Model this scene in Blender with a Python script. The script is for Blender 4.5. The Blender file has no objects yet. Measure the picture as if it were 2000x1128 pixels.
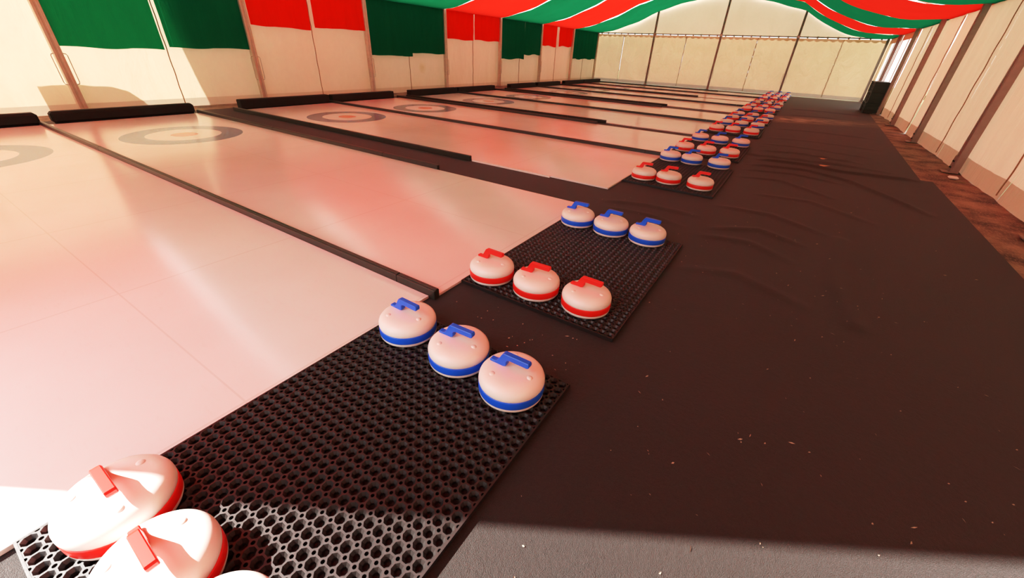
import bpy, math, random
from mathutils import Matrix, Vector, noise
random.seed(7)
C = bpy.context.scene.collection
S = bpy.context.scene

# ------------------------------------------------------------------ helpers
class MB:
    """collects polygons and links them as ONE mesh object"""
    def __init__(s): s.v = []; s.f = []; s.m = []
    def quad(s, *p, mi=0):
        b = len(s.v); s.v += [tuple(q) for q in p]; s.f.append(tuple(range(b, b+len(p)))); s.m.append(mi)
    def box(s, x0, x1, y0, y1, z0, z1, bev=0.0, mi=0):
        b = len(s.v)
        if bev <= 0:
            s.v += [(x0,y0,z0),(x1,y0,z0),(x1,y1,z0),(x0,y1,z0),(x0,y0,z1),(x1,y0,z1),(x1,y1,z1),(x0,y1,z1)]
            fs = [(0,3,2,1),(4,5,6,7),(0,1,5,4),(1,2,6,5),(2,3,7,6),(3,0,4,7)]
        else:
            e = bev
            rings = [(0,e,z0),(0,0,z0+e),(0,0,z1-e),(0,e,z1)]
            for (_, i, z) in rings:
                s.v += [(x0+i,y0+e,z),(x0+e,y0+i,z),(x1-e,y0+i,z),(x1-i,y0+e,z),(x1-i,y1-e,z),(x1-e,y1-i,z),(x0+e,y1-i,z),(x0+i,y1-e,z)]
            fs = [tuple(range(7,-1,-1)), tuple(range(24,32))]
            for r in range(3):
                for k in range(8):
                    a = r*8+k; c = r*8+(k+1)%8
                    fs.append((a,c,c+8,a+8))
        for f in fs: s.f.append(tuple(b+i for i in f)); s.m.append(mi)
    def tube(s, pts, r, n=8, mi=0, cap=True):
        b0 = len(s.v); P = [Vector(p) for p in pts]; up = Vector((0,0,1))
        for i, p in enumerate(P):
            t = (P[min(i+1,len(P)-1)]-P[max(i-1,0)]).normalized()
            a = t.cross(up)
            if a.length < .1: a = t.cross(Vector((1,0,0)))
            a.normalize(); c = t.cross(a)
            for k in range(n):
                g = 2*math.pi*k/n; s.v.append(tuple(p+a*math.cos(g)*r+c*math.sin(g)*r))
        for i in range(len(P)-1):
            for k in range(n):
                a = b0+i*n+k; c = b0+i*n+(k+1)%n; s.f.append((a,c,c+n,a+n)); s.m.append(mi)
        if cap:
            s.f.append(tuple(range(b0,b0+n))); s.m.append(mi)
            s.f.append(tuple(range(len(s.v)-1,len(s.v)-n-1,-1))); s.m.append(mi)
    def grid(s, fn, us, vs, mi=0):
        b = len(s.v); nu = len(us); nv = len(vs)
        for v in vs:
            for u in us: s.v.append(tuple(fn(u, v)))
        for j in range(nv-1):
            for i in range(nu-1):
                a = b+j*nu+i; s.f.append((a,a+1,a+nu+1,a+nu)); s.m.append(mi)
    def lathe(s, prof, n=64, mi=0):
        b = len(s.v); k = len(prof)
        for r, z in prof:
            for i in range(n):
                a = 2*math.pi*i/n; s.v.append((r*math.cos(a), r*math.sin(a), z))
        for j in range(k-1):
            for i in range(n):
                a = b+j*n+i; c = b+j*n+(i+1)%n; s.f.append((a,c,c+n,a+n)); s.m.append(mi)
    def build(s, name, mats, parent=None, smooth=False, origin=None):
        me = bpy.data.meshes.new(name)
        v = s.v
        if origin: v = [(a-origin[0],b-origin[1],c-origin[2]) for a,b,c in v]
        me.from_pydata(v, [], s.f)
        for m in (mats if isinstance(mats,(list,tuple)) else [mats]): me.materials.append(m)
        me.polygons.foreach_set('material_index', s.m)
        if smooth: me.polygons.foreach_set('use_smooth', [True]*len(me.polygons))
        me.update()
        o = bpy.data.objects.new(name, me); C.objects.link(o)
        if origin: o.location = origin
        if parent: o.parent = parent
        return o

def tag(o, label=None, cat=None, group=None, kind=None):
    if label: o['label'] = label
    if cat: o['category'] = cat
    if group: o['group'] = group
    if kind: o['kind'] = kind
    return o
def empty(name, loc=(0,0,0), rz=0):
    o = bpy.data.objects.new(name, None); C.objects.link(o); o.location = loc; o.rotation_euler[2] = rz
    o.empty_display_size = .1
    return o
def copy_tree(o, parent=None):
    c = o.copy(); C.objects.link(c)
    if parent: c.parent = parent
    for ch in list(o.children): copy_tree(ch, c)
    return c
def lin(a, b, n): return [a+(b-a)*i/(n-1) for i in range(n)]
def interp(pts, x):
    if x <= pts[0][0]: return pts[0][1]
    for (a,b),(c,d) in zip(pts, pts[1:]):
        if x <= c: return b+(d-b)*(x-a)/(c-a)
    return pts[-1][1]
ORD = ['nearest','second','third','fourth','fifth','sixth','seventh','eighth','ninth','farthest']

# ------------------------------------------------------------------ materials
class NT:
    def __init__(s, name):
        s.mat = bpy.data.materials.new(name); s.mat.use_nodes = True
        s.t = s.mat.node_tree; s.t.nodes.clear()
        s.out = s.n('ShaderNodeOutputMaterial')
    def n(s, typ, **kw):
        nd = s.t.nodes.new(typ)
        for k, v in kw.items(): setattr(nd, k, v)
        return nd
    def l(s, a, b): s.t.links.new(a, b)
    def val(s, sock, v):
        if hasattr(v, 'is_linked') or isinstance(v, bpy.types.NodeSocket): s.l(v, sock)
        else:
            if isinstance(v, (tuple, list)) and len(v) == 3 and sock.type == 'RGBA': v = (*v, 1)
            sock.default_value = v
    def math(s, op, a, b=None, c=None):
        nd = s.n('ShaderNodeMath', operation=op); s.val(nd.inputs[0], a)
        if b is not None: s.val(nd.inputs[1], b)
        if c is not None: s.val(nd.inputs[2], c)
        return nd.outputs[0]
    def mix(s, f, a, b):
        nd = s.n('ShaderNodeMix', data_type='RGBA'); s.val(nd.inputs[0], f); s.val(nd.inputs[6], a); s.val(nd.inputs[7], b)
        return nd.outputs[2]
    def pos(s, obj=False):
        tc = s.n('ShaderNodeTexCoord') if obj else s.n('ShaderNodeNewGeometry')
        sp = s.n('ShaderNodeSeparateXYZ'); s.l(tc.outputs['Object' if obj else 'Position'], sp.inputs[0])
        return (tc.outputs['Object'] if obj else tc.outputs['Position']), sp.outputs
    def noise(s, vec, scale, detail=3, rough=.5, dist=0):
        nd = s.n('ShaderNodeTexNoise'); s.l(vec, nd.inputs['Vector'])
        nd.inputs['Scale'].default_value = scale; nd.inputs['Detail'].default_value = detail
        nd.inputs['Roughness'].default_value = rough; nd.inputs['Distortion'].default_value = dist
        return nd.outputs[0]
    def scaled(s, vec, sc):
        nd = s.n('ShaderNodeMapping'); s.l(vec, nd.inputs[0]); nd.inputs['Scale'].default_value = sc
        return nd.outputs[0]
    def bump(s, h, strength=.3, dist=.01):
        nd = s.n('ShaderNodeBump'); nd.inputs['Strength'].default_value = strength; nd.inputs['Distance'].default_value = dist
        s.l(h, nd.inputs['Height']); return nd.outputs[0]
    def ramp(s, f, a, b):
        nd = s.n('ShaderNodeMapRange'); s.val(nd.inputs[0], f); nd.inputs[1].default_value = a; nd.inputs[2].default_value = b
        return nd.outputs[0]
    def principled(s, col, rough=.5, metal=0, spec=.5, normal=None, **kw):
        p = s.n('ShaderNodeBsdfPrincipled'); s.val(p.inputs['Base Color'], col); s.val(p.inputs['Roughness'], rough)
        p.inputs['Metallic'].default_value = metal; p.inputs['Specular IOR Level'].default_value = spec
        for k, v in kw.items(): s.val(p.inputs[k.replace('_',' ')], v)
        if normal: s.l(normal, p.inputs['Normal'])
        return p.outputs[0]
    def done(s, sh): s.l(sh, s.out.inputs[0]); return s.mat

def plain(name, col, rough=.5, metal=0, spec=.5, nscale=40, namp=.06, bump=0.0):
    t = NT(name); v, _ = t.pos(True); n = t.noise(v, nscale)
    d = tuple(c*(1-namp*2) for c in col)
    c = t.mix(n, d, tuple(min(1,c*(1+namp)) for c in col))
    nm = t.bump(n, bump, .002) if bump else None
    return t.done(t.principled(c, rough, metal, spec, nm))

def fabric(name, col, trans, tcol=None, hem=None, hemcol=None, wr=.5, stain=None, wrs=(1,1,.35), sheen=False):
    """thin cloth: reflects on both faces and lets light through"""
    t = NT(name); v, xyz = t.pos()
    n1 = t.noise(t.scaled(v, wrs), 2.2, 4, .55, .6)
    n2 = t.noise(v, 9, 3)
    base = t.mix(n2, tuple(c*.9 for c in col), col)
    tc = tcol or col
    tr = t.mix(t.ramp(n1, .3, .7), tuple(c*.86 for c in tc), tc)
    if hem:
        m = t.math('LESS_THAN', xyz[2], hem)
        base = t.mix(m, base, hemcol); tr = t.mix(m, tr, tuple(c*.55 for c in hemcol))
    if stain:
        for (p, r, sc) in stain:
            d = t.n('ShaderNodeVectorMath', operation='DISTANCE'); t.l(v, d.inputs[0]); d.inputs[1].default_value = p
            dd = t.math('ADD', d.outputs['Value'], t.math('MULTIPLY', n2, r*.6))
            m = t.math('MULTIPLY', t.math('SUBTRACT', 1.0, t.ramp(dd, r*.5, r*1.5)), .55)
            base = t.mix(m, base, sc); tr = t.mix(m, tr, sc)
    nm = t.bump(n1, wr, .06)
    d = t.n('ShaderNodeBsdfDiffuse'); t.l(base, d.inputs[0]); t.l(nm, d.inputs['Normal'])
    r = t.n('ShaderNodeBsdfTranslucent'); t.l(tr, r.inputs[0]); t.l(nm, r.inputs['Normal'])
    mx = t.n('ShaderNodeMixShader'); mx.inputs[0].default_value = trans; t.l(d.outputs[0], mx.inputs[1]); t.l(r.outputs[0], mx.inputs[2])
    return t.done(mx.outputs[0])

M = {}
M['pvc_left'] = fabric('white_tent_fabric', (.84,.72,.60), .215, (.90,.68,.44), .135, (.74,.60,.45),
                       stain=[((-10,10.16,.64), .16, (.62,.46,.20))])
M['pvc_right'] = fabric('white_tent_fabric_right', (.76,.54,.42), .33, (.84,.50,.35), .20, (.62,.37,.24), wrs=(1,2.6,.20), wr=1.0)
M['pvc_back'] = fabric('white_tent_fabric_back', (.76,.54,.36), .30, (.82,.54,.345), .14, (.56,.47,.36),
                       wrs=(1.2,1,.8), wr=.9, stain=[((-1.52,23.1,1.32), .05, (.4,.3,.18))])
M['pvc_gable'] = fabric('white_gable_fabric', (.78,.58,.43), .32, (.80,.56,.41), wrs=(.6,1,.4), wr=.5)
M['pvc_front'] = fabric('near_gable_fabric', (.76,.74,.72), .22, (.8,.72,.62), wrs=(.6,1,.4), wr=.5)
M['roof'] = fabric('white_roof_skin', (.90,.90,.90), .80, (.97,.97,.96))
M['red'] = fabric('red_cloth', (.66,.016,.007), .24, (.92,.026,.012), wrs=(.5,.5,.5), wr=.4)
M['green'] = fabric('green_cloth', (.006,.12,.05), .38, (.006,.105,.042), wrs=(.5,.5,.5), wr=.4)
M['red_wall'] = fabric('red_wall_cloth', (.90,.020,.008), .52, (.98,.030,.010), wrs=(1,2.5,.3), wr=.6)
M['green_wall'] = fabric('green_wall_cloth', (.008,.10,.045), .48, (.010,.26,.12), wrs=(1,2.5,.3), wr=.6)
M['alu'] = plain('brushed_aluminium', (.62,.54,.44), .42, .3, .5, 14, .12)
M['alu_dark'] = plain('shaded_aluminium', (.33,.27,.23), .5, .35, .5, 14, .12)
M['steel'] = plain('steel_wire', (.42,.36,.30), .4, .8)
M['cord'] = plain('brown_cord', (.36,.21,.12), .9, 0, .2, 60, .2)
M['board'] = plain('black_divider_board', (.030,.026,.020), .38, 0, .5, 20, .2, .1)
M['bumper'] = plain('black_bumper_cover', (.012,.010,.008), .75, 0, .3, 12, .3, .2)
M['stone_white'] = plain('white_stone_plastic', (.86,.80,.74), .32, 0, .45, 6, .02)
M['stone_red'] = plain('red_plastic', (.80,.018,.010), .35, 0, .5, 8, .03)
M['stone_blue'] = plain('blue_plastic', (.012,.115,.72), .35, 0, .5, 8, .03)
M['crate'] = plain('dark_green_crate', (.012,.028,.014), .45, 0, .5, 8, .2)
M['leaf'] = plain('pale_scrap', (.62,.45,.26), .8, 0, .3)
M['crumb'] = plain('pale_crumbs', (.42,.36,.27), .9, 0, .2)
M['pale_rim'] = plain('mat_rim', (.05,.036,.03), .6)

# rubber of the ring mats
t = NT('black_rubber'); v, xyz = t.pos(True); n = t.noise(v, 70, 3)
M['rubber'] = t.done(t.principled(t.mix(n, (.007,.005,.0048), (.019,.013,.0115)), .48, 0, .6, t.bump(n, .25, .002)))

# carpet: black needle felt with dust and clippings
t = NT('black_felt_carpet'); v, xyz = t.pos()
fine = t.noise(v, 420, 2, .7); mid = t.noise(v, 60, 4, .6); big = t.noise(v, .9, 4)
col = t.mix(t.ramp(fine, .3, .75), (.006,.0036,.003), (.031,.0185,.0150))
col = t.mix(t.math('MULTIPLY', t.ramp(big, .4, .75), .5), col, (.026,.016,.012))
# sandy dust smear across the walkway
dy = t.math('ABSOLUTE', t.math('SUBTRACT', t.math('ADD', xyz[1], t.math('MULTIPLY', mid, .2)), t.math('ADD', t.math('MULTIPLY', xyz[0], .5), 13.15)))
streak = t.noise(t.scaled(v, (2.0,9,1)), 1.6, 5, .6)
dm = t.math('MULTIPLY', t.math('SUBTRACT', 1.0, t.ramp(dy, .05, .95)), t.ramp(streak, .42, .60))
dm = t.math('MULTIPLY', dm, t.math('MULTIPLY', t.ramp(xyz[0], -.6, -.3), t.math('SUBTRACT', 1.0, t.math('MULTIPLY', t.ramp(xyz[0], 0, 1.6), .7))))
col = t.mix(t.math('MULTIPLY', dm, .9), col, (.55,.46,.31))
hz = t.math('ADD', fine, t.math('MULTIPLY', mid, .8))
M['carpet'] = t.done(t.principled(col, .62, 0, .42, t.bump(hz, .8, .005), Sheen_Weight=.10, Sheen_Roughness=.4))

# trodden earth beyond the carpet
t = NT('trodden_ground'); v, xyz = t.pos()
n1 = t.noise(v, 3, 5, .6); n2 = t.noise(t.scaled(v, (3,1,1)), 26, 4, .7)
col = t.mix(t.ramp(n1, .35, .65), (.085,.060,.045), (.34,.25,.18))
col = t.mix(t.math('MULTIPLY', t.ramp(n2, .5, .75), .6), col, (.55,.42,.29))
M['ground'] = t.done(t.principled(col, .75, 0, .4, t.bump(n2, .5, .02)))

# synthetic ice with printed target rings (object origin = ring centre)
t = NT('synthetic_ice'); v, xyz = t.pos(True)
r = t.math('SQRT', t.math('ADD', t.math('MULTIPLY', xyz[0], xyz[0]), t.math('MULTIPLY', xyz[1], xyz[1])))
n1 = t.noise(v, 1.3, 3); n2 = t.noise(t.scaled(v, (1,3,1)), 14, 4, .6)
col = t.mix(t.ramp(n1, .3, .7), (.72,.69,.655), (.78,.755,.72))
col = t.mix(t.math('MULTIPLY', t.ramp(n2, .6, .8), .12), col, (.50,.42,.36))
# faint joints between the sheets
fx = t.math('FRACT', t.math('ADD', t.math('DIVIDE', xyz[0], 1.27), .62))
jx = t.math('GREATER_THAN', fx, .9925)
jy = t.math('LESS_THAN', t.math('ABSOLUTE', t.math('SUBTRACT', xyz[1], .02)), .0035)
j = t.math('MULTIPLY', t.math('MAXIMUM', jx, jy), .20)
col = t.mix(j, col, (.38,.30,.24))
ring = t.math('MULTIPLY', t.math('LESS_THAN', r, .69), t.math('GREATER_THAN', r, .43))
col = t.mix(ring, col, (.065,.085,.24))
col = t.mix(t.math('LESS_THAN', r, .155), col, (.66,.10,.06))
rough = t.math('ADD', .13, t.math('MULTIPLY', n2, .09))
M['ice'] = t.done(t.principled(col, rough, 0, .65, t.bump(n1, .012, .02)))
M['ice_edge'] = plain('pale_edge_strip', (.80,.74,.68), .4)

# clear window film
t = NT('clear_window_film'); v, _ = t.pos(); n = t.noise(t.scaled(v, (1,3,.6)), 2.2, 3)
tr = t.n('ShaderNodeBsdfTransparent'); tr.inputs[0].default_value = (.80,.76,.70,1)
gl = t.n('ShaderNodeBsdfGlossy'); gl.inputs['Roughness'].default_value = .12; t.l(t.bump(n, .7, .08), gl.inputs['Normal'])
mx = t.n('ShaderNodeMixShader'); mx.inputs[0].default_value = .30; t.l(tr.outputs[0], mx.inputs[1]); t.l(gl.outputs[0], mx.inputs[2])
M['film'] = t.done(mx.outputs[0])
M['leafy'] = plain('hedge_leaves', (.07,.14,.03), .7, 0, .3, 6, .4)
M['outer'] = plain('outside_pale', (.84,.82,.78), .9)  # kept bright so the unseen slab bounces light through the left fabric
t = NT('grass'); v, _ = t.pos(); n = t.noise(v, 8, 4)
M['grass'] = t.done(t.principled(t.mix(n, (.10,.13,.04), (.22,.24,.09)), .9))

# ------------------------------------------------------------------ dimensions (metres)
XL, XR, YF = -10.0, 2.12, 23.14
YB = 23.20
B0, BAY = 2.075, 3.01
YG = B0-BAY                     # open near gable
POST = [B0+BAY*k for k in range(-1, 8)]
EAVE = 2.19
LINER = [(-10,2.19),(-9.4,2.26),(-8.7,2.43),(-7.9,2.70),(-7.0,3.10),(-6.3,3.33),(-5.4,3.53),(-4.6,3.64),(-3.94,3.68),(-3.3,3.63),
         (-2.49,3.47),(-1.7,3.29),(-.95,3.10),(-.5,2.84),(0,2.60),(.45,2.41),(.9,2.28),(1.5,2.19),(2.19,2.20)]

# ------------------------------------------------------------------ ground, carpet
m = MB(); m.box(-40, 30, -12, 45, -.3, -.012)
tag(m.build('ground', M['grass']), kind='structure')
m = MB(); m.grid(lambda x, y: (x, y, -.010+.004*noise.noise(Vector((x*3,y*3,0)))), lin(XL-.1, XR+.15, 60), lin(YG-.5, YF+.1, 120))
tag(m.build('floor', M['ground'], smooth=True), kind='structure')

RIDGES = [  # polylines of wrinkles in the felt: points, height, width
 ([(-.55,7.20),(0,7.32),(.6,7.42),(1.3,7.38)],.016,.035), ([(-.26,6.9),(.3,7.0),(.75,6.86),(1.55,7.02)],.022,.05),
 ([(-.3,6.45),(.35,6.62),(.8,6.35),(1.1,5.85),(1.4,5.3)],.016,.035), ([(-.35,6.05),(.2,6.25),(.7,6.1)],.010,.03),
 ([(-.35,5.6),(.1,5.75),(.6,5.3)],.010,.03), ([(.62,3.95),(.56,3.4),(.55,3.0),(.62,2.5)],.012,.05),
 ([(-.3,3.52),(.05,3.75),(.35,3.6)],.012,.04), ([(-.35,3.3),(0,3.4),(.3,3.2)],.010,.04), ([(-.36,4.2),(.1,4.25),(.5,4.0)],.010,.04),
 ([(-1.3,3.6),(-.9,3.75),(-.45,3.75)],.012,.04), ([(-.3,7.75),(.3,7.95),(1.0,7.8)],.014,.04), ([(-.3,8.5),(.4,8.6),(1.2,8.4)],.010,.04),
 ([(-.3,9.3),(.4,9.5),(1.4,9.4)],.008,.05), ([(-.35,2.6),(0,2.75),(.4,2.55)],.008,.04), ([(-1.2,3.45),(-.8,3.5),(-.5,3.4)],.008,.03),
 ([(-.1,4.9),(.4,5.0),(.9,4.6)],.008,.04), ([(-.25,10.8),(.5,11.0),(1.4,10.9)],.010,.06), ([(-.2,14.2),(.6,14.4),(1.5,14.3)],.012,.06),
 ([(-.2,16.2),(.6,16.3),(1.6,16.1)],.014,.06),
]
def segd(px, py, a, b):
    dx, dy = b[0]-a[0], b[1]-a[1]; L = dx*dx+dy*dy
    u = max(0, min(1, ((px-a[0])*dx+(py-a[1])*dy)/L))
    return math.hypot(px-a[0]-u*dx, py-a[1]-u*dy)
def wrinkle(x, y):
    if x < -1.34: return 0
    z = 0; fade = min(1, (x+1.34)/.08)
    for pts, h, w in RIDGES:
        if y < min(p[1] for p in pts)-.25 or y > max(p[1] for p in pts)+.25: continue
        d = min(segd(x, y, a, b) for a, b in zip(pts, pts[1:]))
        ex = max(0, min(1, (x-pts[0][0]+.05)/.2))*max(0, min(1, (pts[-1][0]-x+.1)/.25)) if abs(pts[0][0]-pts[-1][0]) > .2 else 1
        z += 1.35*h*math.exp(-(d/w)**2)*ex
    z += .0025*max(0, noise.noise(Vector((x*2.3, y*2.3, 1.7))))*min(1, max(0, (x+.2)*3))
    return z*fade
def carpet(x1fn, y0, y1, zo, label, d=.035):
    m = MB(); ys = lin(y0, y1, int((y1-y0)/d)+2)
    n = int((x1fn(y0)+1.36)/d)+1
    def fn(u, y):
        x = -1.34+u*(x1fn(y)+1.34)
        return (x, y, zo+wrinkle(x, y))
    m.grid(fn, lin(0, 1, n), ys)
    m.grid(lambda u, y: (x1fn(y), y, zo+wrinkle(x1fn(y), y)-u*.009), [0,1], ys)
    m.grid(lambda u, v: (fn(u, y1)[0], y1+.001, fn(u, y1)[2]-v*.009), lin(0,1,n), [0,1])
    return tag(m.build('carpet', M['carpet'], smooth=True), label, 'carpet')
carpet(lambda y: 1.60+.015*y, YG-.2, 7.12, .004, 'wrinkled black felt carpet covering the near half of the walkway', .035)
carpet(lambda y: 1.59+.028*(y-7.0), 7.06, 22.6, -.002, 'black felt carpet running beyond the overlap to the far wall', .06)
m = MB(); m.box(-9.3, -1.34, YG-.2, 22.6, -.005, .0025)
tag(m.build('felt_underlay', M['carpet']), 'flat black felt under the lanes, showing in the dark gaps between them', 'carpet')

# ------------------------------------------------------------------ lanes
LY = [(-.65,1.322),(1.364,3.324),(3.976,5.986),(6.03,8.008),(8.392,10.393),(10.437,12.408),(13.092,15.173),(15.217,17.206),(17.552,19.533),(19.577,21.598)]
RX = -6.95
XE = [-1.375,-1.345,-1.385,-1.40,-1.385,-1.39,-1.39,-1.39,-1.39,-1.39]
for i, (y0, y1) in enumerate(LY):
    m = MB(); m.box(-8.84, XE[i], y0, y1, .004, .020, .0015)
    o = m.build('curling_lane', M['ice'], origin=(RX, (y0+y1)/2, 0))
    o.data.polygons.foreach_set('use_smooth', [False]*len(o.data.polygons))
    extra = {0:'cut by the left picture edge'}.get(i, 'with blue target rings')
    tag(o, f'white synthetic ice curling lane, {ORD[i]} from the camera, {extra}'[:200], 'curling lane', 'synthetic ice curling lanes')
m = MB(); m.box(-3.17, -2.07, 3.950, 3.975, .003, .021)
tag(m.build('edge_strip', M['ice_edge']), 'thin pale strip along the near edge of the third lane past its side board', 'edge strip')

def divider(x0, x1, y, label, h=.062, w=.040):
    o = empty('lane_divider', (x1, y, .0035))
    joints = [x0]; x = x0
    while x+2.5 < x1: x += 2.44; joints.append(x)
    joints.append(x1)
    for a, b in zip(joints, joints[1:]):
        m = MB(); m.box(a-x1+.002, b-x1-.002, -w/2, w/2, 0, h-.004, .003)
        m.box(a-x1+.004, b-x1-.003, -w/2+.012, w/2-.004, h-.006, h, .002)
        m.build('board', M['board'], o)
    return tag(o, label, 'lane divider', 'black boards between the lanes')
for k, (a, y, x1) in enumerate([(0,1.343,-1.33),(2,6.008,-1.37),(4,10.415,-1.37),(6,15.195,-1.37),(8,19.555,-1.37)]):
    divider(-8.95, x1, y, f'long black divider board between the {ORD[a]} and {ORD[a+1]} lanes')
side = [(1,3.345,-3.165),(2,3.955,-3.19),(3,8.03,-3.24),(4,8.37,-3.19),(5,12.43,-3.18),(6,13.07,-3.20),(7,17.23,-3.2),(8,17.53,-3.25),(9,21.62,-3.22)]
for (l, y, x1) in side:
    where = 'far' if l in (1,3,5,7,9) else 'near'
    divider(-8.95, x1, y, f'shorter black side board along the {where} edge of the {ORD[l]} lane')

BU = [(-.75,1.345,.176),(1.47,3.28,.176),(4.06,5.96,.185),(6.05,7.85,.175),(8.44,10.38,.172),(10.44,12.35,.168),(13.30,15.08,.172),(15.26,17.17,.17),(17.60,19.54,.17),(19.58,21.56,.17)]
for i, (y0, y1, h) in enumerate(BU):
    m = MB(); m.box(-9.02, -8.86, y0, y1, .021, h, .03 if i < 2 else .012)
    m.box(-9.0, -8.88, y0+.03, y1-.03, .003, .03, 0)
    tag(m.build('end_bumper', M['bumper']), f'black padded bumper at the left-wall end of the {ORD[i]} lane', 'bumper', 'black bumpers along the left wall')

# ------------------------------------------------------------------ ring mats
def mat_mesh():
    nx, ny = 24, 36; p = .0389; W, L = nx*p, ny*p; H = .020; rs = p*.155; ho = p*.43; c8 = ho*.42
    m = MB()
    oc = [(c8,-ho),(ho,-c8),(ho,c8),(c8,ho),(-c8,ho),(-ho,c8),(-ho,-c8),(-c8,-ho)]   # ccw from lower right
    rb = p*.27
    ci = [(rb*math.cos(a), rb*math.sin(a)) for a in [math.radians(-67.5+45*k) for k in range(8)]]
    for iy in range(ny):
        for ix in range(nx):
            cx, cy = (ix+.5)*p, (iy+.5)*p; h = p/2
            bnd = []
            for (sx, sy, a0) in ((1,-1,180),(1,1,270),(-1,1,0),(-1,-1,90)):   # corner arcs, travelling ccw
                for k in range(3):
                    a = math.radians(a0-45*k) if False else math.radians(a0-0-45*k)
                    bnd.append((sx*h+rs*math.cos(a), sy*h+rs*math.sin(a)))
            b = len(m.v)
            m.v += [(cx+x, cy+y, H) for x, y in bnd]            # 0..11
            m.v += [(cx+x, cy+y, H) for x, y in oc]             # 12..19
            m.v += [(cx+x, cy+y, H*.45) for x, y in ci]         # 20..27
            m.v += [(cx+x, cy+y, .001) for x, y in ci]          # 28..35
            m.v += [(cx+x, cy+y, .001) for x, y in bnd]         # 36..47
            # corner k uses boundary 3k..3k+2 and octagon verts
            om = [(0,1),(2,3),(4,5),(6,7)]
            for k in range(4):
                o1, o2 = om[k]; a0, a1, a2 = 3*k, 3*k+1, 3*k+2
                m.f.append((b+a0, b+a1, b+a2, b+12+o2, b+12+o1)); m.m.append(0)
                nk = (k+1) % 4
                m.f.append((b+a2, b+3*nk, b+12+om[nk][0], b+12+o2)); m.m.append(0)
                for q in (a0, a1): m.f.append((b+q+1, b+q, b+36+q, b+36+q+1)); m.m.append(0)
            for k in range(8):
                n = (k+1) % 8
                m.f.append((b+12+k, b+12+n, b+20+n, b+20+k)); m.m.append(0)
                m.f.append((b+20+k, b+20+n, b+28+n, b+28+k)); m.m.append(0)
    e = .006
    for (x0,x1,y0,y1) in ((-e,0,-e,L+e),(W,W+e,-e,L+e),(0,W,-e,0),(0,W,L,L+e)):
        m.box(x0, x1, y0, y1, .001, H+.0005)
    return m, W, L
mm, MW, ML = mat_mesh()
mat0 = mm.build('rubber_mat', M['rubber'])
MATS = [(-.24,.0),(1.566,0),(4.39,0),(6.38,0),(8.93,0),(10.98,0),(13.75,0),(16.05,0),(18.75,0),(20.68,0)]
for i, (y, rot) in enumerate(MATS):
    o = mat0 if i == 0 else mat0.copy()
    if i: C.objects.link(o)
    o.location = ((-1.366,-1.334,-1.372,-1.388)[i] if i < 4 else -1.376, y, .0065 if i < 4 else .003); o.rotation_euler[2] = math.radians(rot)
    tag(o, f'black rubber ring mat at the end of the {ORD[i]} lane', 'rubber mat', 'black ring mats under the stones')

# ------------------------------------------------------------------ curling stones
def make_stone(colname, mat):
    root = empty('curling_stone')
    b = MB()
    b.lathe([(.0,0),(.112,0),(.1225,.0015),(.1280,.005),(.1308,.011),(.1315,.020)])
    b.lathe([(.129,.055),(.1305,.058),(.1320,.065),(.1310,.076),(.1270,.087),(.1195,.0965),(.109,.1035),(.097,.1080),(.085,.1100),(.074,.1112),(.05,.112),(.0,.112)])
    for a in (234, -5, 113):
        cx, cy = .083*math.cos(math.radians(a)), .083*math.sin(math.radians(a)); s0 = len(b.v)
        b.lathe([(.0125,.1085),(.0105,.1115),(.0075,.1135),(.0035,.1145),(0,.1147)], 14)
        for q in range(s0, len(b.v)): b.v[q] = (b.v[q][0]+cx, b.v[q][1]+cy, b.v[q][2])
    b.build('body', M['stone_white'], root, True)
    c = MB(); c.lathe([(.1290,.020),(.1316,.0202),(.1323,.023),(.1322,.052),(.1312,.0548),(.1270,.055)])
    bd = c.build('band', mat, root, True); bd['label'] = f'{colname} band round the stone'
    # handle: flat foot, rising neck, straight grip
    prof = [(-.096,0),(-.036,0),(-.027,.004),(-.022,.011),(-.022,.026),(-.017,.035),(-.008,.038),(.069,.038),(.075,.0415),(.078,.048),(.078,.057),(.074,.0635),
            (-.031,.0635),(-.038,.061),(-.044,.053),(-.060,.023),(-.067,.014),(-.075,.0115),(-.094,.0115),(-.098,.009),(-.099,.003)]
    hw = .0125; bev = .0025; n = len(prof); h = MB()
    cxp = sum(p[0] for p in prof)/n
    # inset profile for bevel
    def inset(d):
        out = []
        for k in range(n):
            p0, p1, p2 = Vector(prof[k-1]), Vector(prof[k]), Vector(prof[(k+1)%n])
            t = (p2-p0).normalized(); out.append((p1.x-t.y*d, p1.y+t.x*d))
        return out
    ins = inset(bev)
    for y, pr in ((-hw,ins),(-hw+bev,prof),(hw-bev,prof),(hw,ins)):
        h.v += [(x, y, z+.111) for x, z in pr]
    for r in range(3):
        for k in range(n):
            h.f.append((r*n+k, r*n+(k+1)%n, (r+1)*n+(k+1)%n, (r+1)*n+k)); h.m.append(0)
    h.f.append(tuple(range(n-1,-1,-1))); h.m.append(0)
    h.f.append(tuple(range(3*n,4*n))); h.m.append(0)
    hd = h.build('handle', mat, root); hd['label'] = f'{colname} angled handle'
    return root
stones = {'red': make_stone('red', M['stone_red']), 'blue': make_stone('blue', M['stone_blue'])}
used = set()
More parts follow.
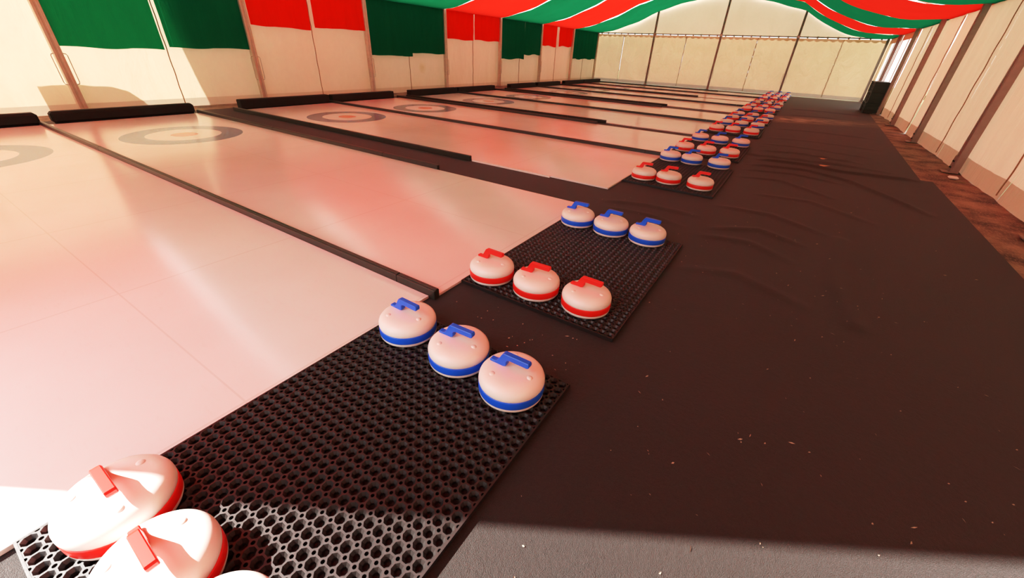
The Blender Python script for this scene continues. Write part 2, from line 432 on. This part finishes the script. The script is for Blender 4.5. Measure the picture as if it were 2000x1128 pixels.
ROWS = [('red',[(-1.225,-.045),(-.945,-.053),(-.678,-.046)]),('blue',[(-1.217,1.025),(-.896,1.015),(-.610,.998)]),
        ('red',[(-1.222,1.705),(-.924,1.722),(-.626,1.745)]),('blue',[(-1.200,2.845),(-.918,2.84),(-.636,2.85)]),
        ('red',[(-1.215,4.60),(-.945,4.62),(-.615,4.62)]),('blue',[(-1.23,5.79),(-.955,5.80),(-.62,5.80)]),
        ('red',[(-1.235,6.62),(-.925,6.60),(-.618,6.63)]),('blue',[(-1.23,7.72),(-.92,7.69),(-.60,7.69)]),
        ('red',[(-1.21,9.16),(-.92,9.19),(-.60,9.19)]),('blue',[(-1.19,10.25),(-.90,10.25),(-.595,10.23)]),
        ('red',[(-1.21,11.27),(-.90,11.24),(-.59,11.22)]),('blue',[(-1.20,12.24),(-.88,12.22),(-.555,12.20)]),
        ('red',[(-1.215,13.95),(-.925,13.92),(-.63,13.88)]),('blue',[(-1.20,15.02),(-.88,15.02),(-.56,15.03)]),
        ('red',[(-1.21,16.32),(-.88,16.32),(-.56,16.34)]),('blue',[(-1.19,17.35),(-.90,17.33),(-.60,17.35)]),
        ('red',[(-1.20,18.96),(-.88,18.96),(-.57,18.94)]),('blue',[(-1.18,20.03),(-.86,20.03),(-.56,20.02)]),
        ('red',[(-1.20,20.86),(-.88,20.86),(-.56,20.84)]),('blue',[(-1.18,21.98),(-.86,21.97),(-.55,21.97)])]
for ri, (colr, pts) in enumerate(ROWS):
    for si, (x, y) in enumerate(pts):
        if colr in used: o = copy_tree(stones[colr])
        else: o = stones[colr]; used.add(colr)
        i = ri//2
        o.location = (x, y, .0275 if i < 4 else .0245)
        o.rotation_euler[2] = math.radians(random.uniform(-5, 5) + (3 if ri else 2))
        side_ = ['lane side', 'middle', 'walkway side'][si]
        tag(o, f'{colr}-banded white curling stone, {side_} of the {colr} row on the {ORD[i]} mat', 'curling stone', f'{colr} curling stones on the mats')

# ------------------------------------------------------------------ tent posts and walls
def side_wall(name, X, bays, mat, sgn, gapfn, hemlabel):
    root = empty(name, (X, POST[0], 0)); tag(root, kind='structure')
    for bi in bays:
        y0, y1 = POST[bi], POST[bi+1]; ym = (y0+y1)/2
        for half, (a, b) in enumerate(((y0, ym), (ym, y1))):
            m = MB(); zs = lin(-.01, 2.32, 26)
            def fn(u, z, a=a, b=b, half=half, bi=bi):
                ga = gapfn(bi, z) if half == 1 else 0
                gb = gapfn(bi, z) if half == 0 else 0
                y = a+ga+(b-gb-a-ga)*u
                w = .028*noise.noise(Vector((y*1.7, z*.45, X)))+.010*noise.noise(Vector((y*6, z*1.2, X)))
                kick = .06*max(0, .25-z)*(noise.noise(Vector((y*2.1, 3, X)))+.3)*3
                return (X-POSTX(sgn)*0+w-sgn*kick*.6, y, z)
            m.grid(fn, lin(0, 1, 20), zs)
            m.build('panel', mat, root, True, None)
        # laced seam
        m = MB(); pts = []
        for k in range(40):
            z = 2.1*k/39+.05; y = ym+.0025*math.sin(k*.8)+.0012*random.uniform(-1,1)
            pts.append((X-sgn*(.035+.003*math.cos(k*.7)), y, z))
        m.tube(pts, .007 if sgn > 0 else .009, 6)
        m.build('seam_cord', M['cord'], root, True)
    for c in root.children:
        c.matrix_parent_inverse = Matrix.Translation((-X, -POST[0], 0))
    return root
def POSTX(s): return 0
gl = lambda bi, z: .0005
def gr(bi, z):
    if bi == 4: return .001+.035*math.exp(-((z-1.85)/.22)**2)+.030*math.exp(-((z-.45)/.35)**2)+.07*math.exp(-((z-.0)/.10)**2)
    if bi == 5: return .001+.012*math.exp(-((z-1.9)/.2)**2)+.012*math.exp(-((z-.05)/.12)**2)
    return .001+.006*math.exp(-((z-.12)/.12)**2)
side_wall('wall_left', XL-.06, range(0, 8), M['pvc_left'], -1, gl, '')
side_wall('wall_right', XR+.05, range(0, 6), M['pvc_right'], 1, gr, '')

PL = ['near the left edge of the picture','between the green and red drapes nearest the camera','third along the left wall','fourth along the left wall','fifth along the left wall','sixth along the left wall','seventh along the left wall','in the far left corner']
for k, y in enumerate(POST):
    o = empty('tent_post', (XL+.06, y-(.09 if k == 8 else 0), 0))
    m = MB(); m.box(-.05, .05, -.052, -.012, 0, 2.42, .004); m.box(-.05, .05, .012, .052, 0, 2.42, .004); m.box(-.05, .038, -.014, .014, 0, 2.42)
    m.build('upright', M['alu'], o)
    m = MB(); m.box(-.08, .09, -.10, .10, 0, .012, .003); m.build('foot_plate', M['alu_dark'], o)
    if 0 < k < 7:
        for s in (-1, 1):
            m = MB(); yy = s*.085
            m.tube([(.03,yy*.6,.87),(.035,yy,.86),(.035,yy+.01*s,.84),(.035,yy*1.1,.47),(.035,yy,.44),(.03,yy*.6,.43)], .006, 8)
            m.build('pull_rod', M['steel'], o, True)
    if k == 0: tag(o, 'aluminium tent post on the left wall beside the open near end', 'tent post', 'aluminium posts of the left wall')
    else: tag(o, f'aluminium tent post on the left wall, {PL[k-1]}', 'tent post', 'aluminium posts of the left wall')
PR = {0:'beside the open near end',1:'close to the camera',2:'just outside the right edge of the picture',3:'at the right picture edge',4:'second from the right edge of the picture',5:'third from the right edge of the picture',6:'beside the clear window and crates',7:'between the two clear window panes',8:'in the far right corner'}
for k, y in enumerate(POST):
    if k == 8: continue
    o = empty('tent_post', (XR-.02, y, 0))
    m = MB(); m.box(-.065, .02, -.062, -.015, 0, 2.36, .004); m.box(-.065, .02, .015, .062, 0, 2.36, .004); m.box(-.052, .02, -.017, .017, 0, 2.36)
    m.build('upright', M['alu_dark'], o)
    m = MB(); m.box(-.075, -.066, -.062, .062, 0, .22, .002)
    for zz in (.07, .15):
        m.tube([(-.072,-.02,zz),(-.084,-.02,zz)], .010, 8, 1); m.tube([(-.072,.025,zz),(-.084,.025,zz)], .010, 8, 1)
    m.box(-.15, .02, -.08, .08, 0, .012, .003)
    m.build('foot_plate', [M['alu_dark'], M['bumper']], o)
    tag(o, f'grey metal tent post on the right wall, {PR[k]}', 'tent post', 'metal posts of the right wall')

# back wall: eight lower panels, gable above the rail
root = empty('wall_back', (-3.94, YF, 0)); tag(root, kind='structure')
FX = [XL, -6.985, -3.95, -.93, XR]
ROOF = lambda x: 2.34+(1-abs(x+3.94)/6.06)*2.15
xs8 = []
FXW = [XL-.13, -6.985, -3.95, -.93, XR+.13]
for a, b in zip(FXW, FXW[1:]): xs8 += [(a, (a+b)/2), ((a+b)/2, b)]
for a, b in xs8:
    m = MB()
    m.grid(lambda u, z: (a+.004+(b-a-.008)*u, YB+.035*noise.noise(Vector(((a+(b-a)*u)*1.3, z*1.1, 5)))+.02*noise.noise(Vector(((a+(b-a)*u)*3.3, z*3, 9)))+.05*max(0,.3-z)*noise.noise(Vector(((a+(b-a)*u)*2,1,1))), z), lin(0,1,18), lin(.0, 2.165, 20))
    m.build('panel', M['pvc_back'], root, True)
for a, b in zip(FX, FX[1:]):
    m = MB()
    m.grid(lambda u, v: (a+(b-a)*u, YB+.02*noise.noise(Vector((a+u*4, v*2, 3))), 2.225+(ROOF(a+(b-a)*u)-2.225)*v), lin(0,1,14), lin(0,1,8))
    m.build('gable_panel', M['pvc_gable'], root, True)
# scalloped valance behind the rail
m = MB(); N = 300
m.grid(lambda u, v: (XL+(XR-XL)*u, YF-.03, 2.155-v*(.05+.06*abs(math.sin(u*math.pi*44)))), lin(0,1,N), [0,1])
m.build('valance', M['pvc_back'], root)
for a, b in xs8[::1]:
    if (a, b) in xs8[0::2]:
        m = MB(); pts = [(b+.006*math.sin(k*1.9), YF+.005, .04+2.1*k/24) for k in range(25)]
        m.tube(pts, .010, 6); m.tube([(b+.022, YF-.045, .04),(b+.022, YF-.045, 2.14)], .006, 6)
        m.build('seam_cord', M['cord'], root, True)
for c in root.children: c.matrix_parent_inverse = Matrix.Translation((3.94, -YF, 0))
names = ['in the far left corner','left of the three between floor and roof','middle of the three between floor and roof','right of the three, behind the farthest stones','in the far right corner beside the clear window']
for k, x in enumerate(FX):
    if k == 0: continue
    o = empty('tent_post', (x - (.05 if k == 4 else 0), YF-.09, 0))
    top = 2.3 if k == 4 else ROOF(x)-.06
    m = MB(); m.box(-.042, -.010, -.04, .04, 0, top, .003); m.box(.010, .042, -.04, .04, 0, top, .003); m.box(-.011, .011, -.025, .03, 0, top)
    m.build('upright', M['alu_dark'], o)
    m = MB(); m.box(-.08, .08, -.08, .05, 0, .012, .003); m.build('foot_plate', M['alu_dark'], o)
    if k < 4:
        m = MB(); m.box(-.06, .06, -.05, .045, 2.15, 2.25, .006); m.build('rail_bracket', M['steel'], o)
        m = MB()
        for s in (-1,1): m.tube([(s*.05,-.03,.86),(s*.075,-.035,.84),(s*.085,-.035,.5),(s*.06,-.03,.46)], .006, 6)
        m.build('pull_rod', M['steel'], o, True)
    tag(o, f'metal tent post on the far wall, {names[k]}', 'tent post', 'metal posts of the far wall')
o = empty('eave_rail', (-3.94, YF-.06, 2.2))
m = MB(); m.tube([(XL+3.94+.1,0,0),(XR+3.94-.1,0,0)], .022, 10); m.build('rail', M['alu_dark'], o, True)
m = MB()
for k in range(34):
    x = XL+3.94+.25+k*.352; m.box(x-.03, x+.03, -.004, .03, -.045, .035, .004)
m.build('lacing_clip', M['alu'], o)
tag(o, 'thin metal rail across the far wall below the gable with light showing behind it', 'rail')
for X, sd in ((XL+.06,'left'),(XR+.03,'right')):
    o = empty('eave_beam', (X, YG, 2.28))
    m = MB(); m.box(-.04,.04,0,YF-YG,-.05,.05,.005); m.build('beam', M['alu_dark'], o)
    tag(o, f'metal eave beam hidden behind the cloth along the top of the {sd} wall', 'eave beam')

# near gable: unseen cloth beside an opening sized for the light it lets in
root = empty('wall_front', (-6, YG, 0)); tag(root, kind='structure')
m = MB(); X0 = -2.80
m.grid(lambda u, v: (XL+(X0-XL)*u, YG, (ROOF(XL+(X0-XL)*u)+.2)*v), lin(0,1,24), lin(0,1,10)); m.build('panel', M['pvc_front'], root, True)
m = MB(); X1 = -1.0; m.grid(lambda u, v: (X1+(XR-X1)*u, YG, (ROOF(X1+(XR-X1)*u)+.1)*v), lin(0,1,12), lin(0,1,10)); m.build('panel', M['pvc_front'], root, True)  # right panel added to cut sky light on the near lanes
for c in root.children: c.matrix_parent_inverse = Matrix.Translation((6, -YG, 0))
o = empty('tent_post', (X0, YG+.06, 0)); m = MB(); m.box(-.04,.0,-.04,.04,0,3.3,.004); m.build('upright', M['alu'], o)
m = MB(); m.tube([(.0,0,1.42),(.125,0,1.40),(.125,0,1.18),(.0,0,1.16)], .012, 8); m.build('pull_rod', M['steel'], o, True)
tag(o, 'metal tent post beside the open near end of the tent', 'tent post')

# ------------------------------------------------------------------ clear windows, far right
for k, (y0, y1) in enumerate(((POST[6]+.07, POST[7]-.07), (POST[7]+.07, POST[8]-.05))):
    o = empty('window_%d' % (k+1), (XR+.05, (y0+y1)/2, 0)); L = (y1-y0)/2; tag(o, kind='structure')
    zb, zt = .16, 2.02
    m = MB(); m.grid(lambda y, z: (.012*noise.noise(Vector((y*2,z,k))), y, z), lin(-L+.16, L-.16, 16), lin(zb, zt, 16)); m.build('window_pane', M['film'], o, True)
    m = MB()
    m.box(-.01,.0,-L,-L+.17,0,2.35); m.box(-.01,.0,L-.17,L,0,2.35); m.box(-.01,.0,-L+.17,L-.17,0,zb); m.box(-.01,.0,-L+.17,L-.17,zt,2.35)
    m.box(-.012,-.001,-.05,.05,zb,zt)
    m.build('window_frame', M['pvc_right'], o)

# ------------------------------------------------------------------ cloth drapes on the left wall
DR = [(2.12,3.52,.957,.951,'green'),(3.60,5.05,.985,.998,'green'),(5.17,6.53,1.436,1.412,'red'),(6.64,8.04,1.47,1.484,'red'),
      (8.15,9.655,.949,.934,'green'),(9.655,11.07,1.026,1.013,'green'),(11.18,12.56,1.451,1.43,'red'),(12.60,14.07,1.463,1.453,'red'),
      (14.18,15.80,.917,.934,'green'),(15.82,17.08,1.078,1.10,'green'),(17.19,18.50,1.463,1.42,'red'),(18.68,20.08,1.468,1.467,'red'),
      (20.20,21.60,.98,.98,'green'),(21.60,23.05,.986,.986,'green')]
seen = {'green':0,'red':0}
for i, (y0, y1, z0, z1, cn) in enumerate(DR):
    m = MB(); nfold = 3 if i < 12 else 6
    amp = .018 if i < 10 else .03
    slit = (cn == 'red')
    def fn(u, v):
        y = y0+(y1-y0)*u
        top = EAVE-.0
        zb = z0+(z1-z0)*u + .012*math.sin(u*9+i)-.018*abs(math.sin(u*math.pi*1.5+i*.7))+.012
        if slit:    # red pairs part towards the middle
            k = (1-v)*0
            if i % 2 == 0: y = y0+(y1-y0)*u*(1+.055*(1-v)*0 - .0*v)
            else: y = y1-(y1-y0)*(1-u)*(1-.05*v*0)
        z = top+(zb-top)*v
        x = XL+.05+amp*(.3+.7*v)*math.sin(u*math.pi*2*nfold*.5+i*1.3+.8*noise.noise(Vector((u*2, v, i))))+.01*noise.noise(Vector((u*9, v*4, i)))
        return (x+.012, y, z)
    m.grid(fn, lin(0,1,44), lin(0,1,16))
    seen[cn] += 1
    pair = 'nearer' if i % 2 == 0 else 'farther'
    bay = ['first','first','first','first','second','second','second','second','third','third','third','third','fourth','fourth'][i]
    tag(m.build('wall_drape', M[cn+'_wall'], smooth=True), f'{cn} cloth drape on the left wall, {pair} of the {bay} {cn} pair', 'drape', f'{cn} drapes along the left wall')

# ------------------------------------------------------------------ ceiling liner, one strip per bay
cols = ['red','green','red','green','red','green','red','green']
xsL = []
for (a, _), (b, _) in zip(LINER, LINER[1:]): xsL += [a+(b-a)*k/3 for k in range(3)]
xsL.append(LINER[-1][0])
for k in range(8):
    y0, y1 = POST[k], POST[k+1]; cn = cols[k]
    m = MB()
    def fn(x, v):
        g = interp([(-10,.006),(-9.3,.03),(-8.2,.045),(-5,.045),(-1.5,.02),(0,.004),(2.12,0)], x)
        y = y0+g+(y1-y0-2*g)*v
        z = interp(LINER, x)
        zz = (interp(LINER, x-.25)+interp(LINER, x+.25)+z)/3 if -9.7 < x < 1.8 and abs(x+7) > .3 and abs(x+.95) > .3 else z
        s = 4*v*(1-v)
        sag = interp([(-10,.0),(-8.5,.05),(-7,.06),(-4,.05),(-1,.05),(.5,.06),(2.12,.01)], x)
        edge = .012*math.sin(x*5.1+k)*(1-s)
        nz = .022*noise.noise(Vector((x*.9, y*3.2, k)))
        if x < -9.7 or x > 1.9: nz *= .2; edge *= .2
        return (x, y, zz-sag*s+nz+edge)
    m.grid(fn, xsL, lin(0,1,22))
    lab = ['at the open near end','second from the near end','third from the near end','fourth from the near end','fourth before the far gable','third before the far gable','second before the far gable','last before the far gable'][k]
    tag(m.build('ceiling_drape', M[cn], smooth=True), f'{cn} cloth ceiling strip slung overhead, {lab}', 'ceiling drape', 'red and green ceiling strips')
# outer roof skin of white tarpaulin
m = MB()
m.grid(lambda u, y: (XL-.12+(XR-XL+.24)*u, y, 2.43+(1-abs(2*u-1))*2.12-.0), [0,.1,.2,.3,.4,.5,.6,.7,.8,.9,1], lin(YG-.02, YB+.05, 12))
m.grid(lambda v, y: (XL-.12, y, 2.43-.22*v), [0,1], [YG, YB]); m.grid(lambda v, y: (XR+.12, y, 2.43-.22*v), [0,1], [YG, YB])
tag(m.build('ceiling', M['roof']), kind='structure')
# roof frames over the liner joints
for k, y in enumerate(POST):
    if k == 8: continue
    m = MB()
    pts = [(XL+.06, y, 2.36), (-3.94, y, 4.44), (XR-.03, y, 2.36)]
    for a, b in zip(pts, pts[1:]): m.tube([a, b], .03, 6)
    tag(m.build('roof_rafter', M['alu']), f'metal roof rafter above the ceiling cloth, {ORD[k]} from the open end', 'rafter', 'roof rafters above the ceiling cloth')

# ------------------------------------------------------------------ crates at the far right
lev = ['bottom','middle','top']; pos = ['nearest','middle','farthest']
def make_crate():
    o = empty('storage_crate'); L, W, H = .185, .17, .285
    m = MB(); m.box(-W,W,-L,L,0,.012); 
    m.box(-W,-W+.012,-L,L,0,H,.003); m.box(W-.012,W,-L,L,0,H,.003); m.box(-W,W,-L,-L+.012,0,H,.003); m.box(-W,W,L-.012,L,0,H,.003)
    m.build('box', M['crate'], o)
    m = MB()
    for z in (.09, .18): m.box(-W-.006,W+.006,-L-.006,L+.006,z,z+.012,.002)
    for y in (-.1,.1): m.box(-W-.008,W+.008,y-.012,y+.012,.02,H-.02,.002)
    m.build('rib', M['crate'], o)
    m = MB(); m.box(-W-.015,W+.015,-L-.015,L+.015,H-.02,H-.001,.004); m.build('rim', M['crate'], o)
    return o
cr = make_crate()
for a in range(3):
    for l in range(3):
        o = cr if a == 0 and l == 0 else copy_tree(cr)
        o.location = (1.875+.012*((a+l)%2), 17.44+.41*a, .004+l*.286)
        tag(o, f'dark green plastic crate, {lev[l]} of the {pos[a]} stack by the clear window', 'crate', 'stacked dark crates by the window')

# ------------------------------------------------------------------ scraps
for k, (x, y, s) in enumerate(((.535,7.596,.05),(.534,7.02,.06))):
    m = MB(); pts = [(x+s*math.cos(a)*(1+.35*math.sin(3*a+k)), y+s*.55*math.sin(a), .028+wrinkle(x,y)*.5+.006*math.cos(2*a)) for a in [2*math.pi*q/14 for q in range(14)]]
    m.quad(*pts)
    tag(m.build('leaf', M['leaf']), ['pale dry leaf on the carpet, the farther of two beside the fourth mat','pale dry leaf on the carpet, the nearer of two on the raised fold'][k], 'leaf')
m = MB()
for q in range(300):
    y = .35+abs(random.gauss(0, 1))*2.6; x = random.uniform(-.36, 1.55)
    if random.random() < .14: x = random.uniform(-1.3, -.45); y = random.choice([random.uniform(1.2,1.5), random.uniform(3.05,3.9), random.uniform(5.95,6.2)])
    if y > 7.0: continue
    a = random.uniform(0, math.pi); z = .0065+wrinkle(x, y)
    L = random.uniform(.002,.005) if random.random() < .72 else random.uniform(.006,.012); w = random.uniform(.0008,.0020)
    dx, dy = math.cos(a), math.sin(a)
    m.quad((x-dx*L-dy*w,y-dy*L+dx*w,z),(x+dy*w,y-dx*w,z),(x+dx*L-dy*w,y+dy*L+dx*w,z+.001),(x-dy*w*2,y+dx*w*2,z+.003))
tag(m.build('grass_clippings', M['crumb']), 'tiny pale grass clippings and crumbs scattered over the black carpet', 'debris', kind='stuff')
m = MB(); m.box(-.05,.05,-.05,.05,0,.03,.014)
tag(m.build('paper_scrap', M['stone_white'], origin=(0,0,0)), 'small white crumpled scrap at the foot of the right wall post', 'scrap').location = (1.985, 7.60, .0)

# ------------------------------------------------------------------ outside
m = MB(); m.quad((-12,2.85,0),(-12,9,0),(-12,26,0),(-12,26,4.6),(-12,2.35,4.6),(-12,2.85,1.82))  # added slab, out of view; slanted edge shaped to shade the left fabric
tag(m.build('shading_slab', M['outer']), 'pale unseen slab added outside the left side of the tent to shade it', 'wall', kind='structure')
m = MB()  # added lump, out of view; outline cut to throw the low blob shadow
for s in (0, .3):
    m.quad(*[(-10.95+s*.2, y, z) for y, z in ((1.2,0),(1.19,1.16),(1.66,1.165),(2.08,1.14),(2.29,1.05),(2.47,.86),(2.5,0))])
m.box(-11.3,-10.9,1.25,2.45,0,.85,.04)
tag(m.build('shadow_lump', M['outer']), 'low lump added outside the left tent wall, seen only as a shadow', 'shadow_caster')
m = MB()
for (x, y, h, w) in ((5.5,19,1.9,.9),(6.2,23,2.4,1.1),(5.2,27,1.6,1.0)):
    for q in range(60):
        a = random.uniform(0,6.28); rr = w*random.random()**.5; z = random.uniform(0,h); r = random.uniform(.1,.22)
        cx, cy = x+rr*math.cos(a), y+rr*math.sin(a)
        m.quad((cx-r,cy,z),(cx,cy-r*.4,z+r*.6),(cx+r,cy+r*.2,z+r*.2),(cx,cy+r*.5,z-r*.4))
tag(m.build('hedge', M['leafy']), 'green hedge outside seen blurred through the clear window', 'hedge')
m = MB(); m.box(8, 8.2, 14, 36, 0, 3.2)
tag(m.build('white_shed', M['outer']), 'pale shed wall outside seen through the clear window', 'shed')

# ------------------------------------------------------------------ light
w = bpy.data.worlds.new('sky'); S.world = w; w.use_nodes = True
nt = w.node_tree; bg = nt.nodes['Background']
bg.inputs[0].default_value = (.97,.97,1.0,1); bg.inputs[1].default_value = 2.1
su = bpy.data.lights.new('sun', 'SUN'); su.energy = 15; su.angle = math.radians(.55); su.color = (1,.95,.88)
so = bpy.data.objects.new('sun', su); C.objects.link(so)
d = Vector((.858,.514,-.78)); so.rotation_euler = d.to_track_quat('-Z','Y').to_euler()

# ------------------------------------------------------------------ camera
cam = bpy.data.cameras.new('camera'); cam.sensor_width = 36; cam.lens = 773.909/2000*36; cam.clip_start = .02; cam.clip_end = 200
co = bpy.data.objects.new('camera', cam); C.objects.link(co)
Rr = ((0.83172274,0.5536109,0.04185993),(0.31517786,-0.4087486,-0.85649723),(-0.45705601,0.72556154,-0.5144514))
co.matrix_world = Matrix(((Rr[0][0],-Rr[1][0],-Rr[2][0],0),(Rr[0][1],-Rr[1][1],-Rr[2][1],0),(Rr[0][2],-Rr[1][2],-Rr[2][2],1.2),(0,0,0,1)))
S.camera = co
S.view_settings.view_transform = 'Standard'; S.view_settings.look = 'None'; S.view_settings.exposure = .54
S.view_settings.use_curve_mapping = True
cm = S.view_settings.curve_mapping; cm.clip_max_x = 6; cm.clip_max_y = 1.2; cm.extend = 'HORIZONTAL'
cv = cm.curves[3]
PTS = [(0,0),(.03,.027),(.06,.064),(.12,.150),(.35,.43),(.7,.61),(1.3,.74),(2.6,.88),(6,1.03)]
cv.points[0].location = PTS[0]; cv.points[1].location = PTS[-1]
for p in PTS[1:-1]: cv.points.new(*p)
cm.update()
S.cycles.max_bounces = 10; S.cycles.diffuse_bounces = 6; S.cycles.transmission_bounces = 6; S.cycles.transparent_max_bounces = 8
S.cycles.sample_clamp_indirect = 6
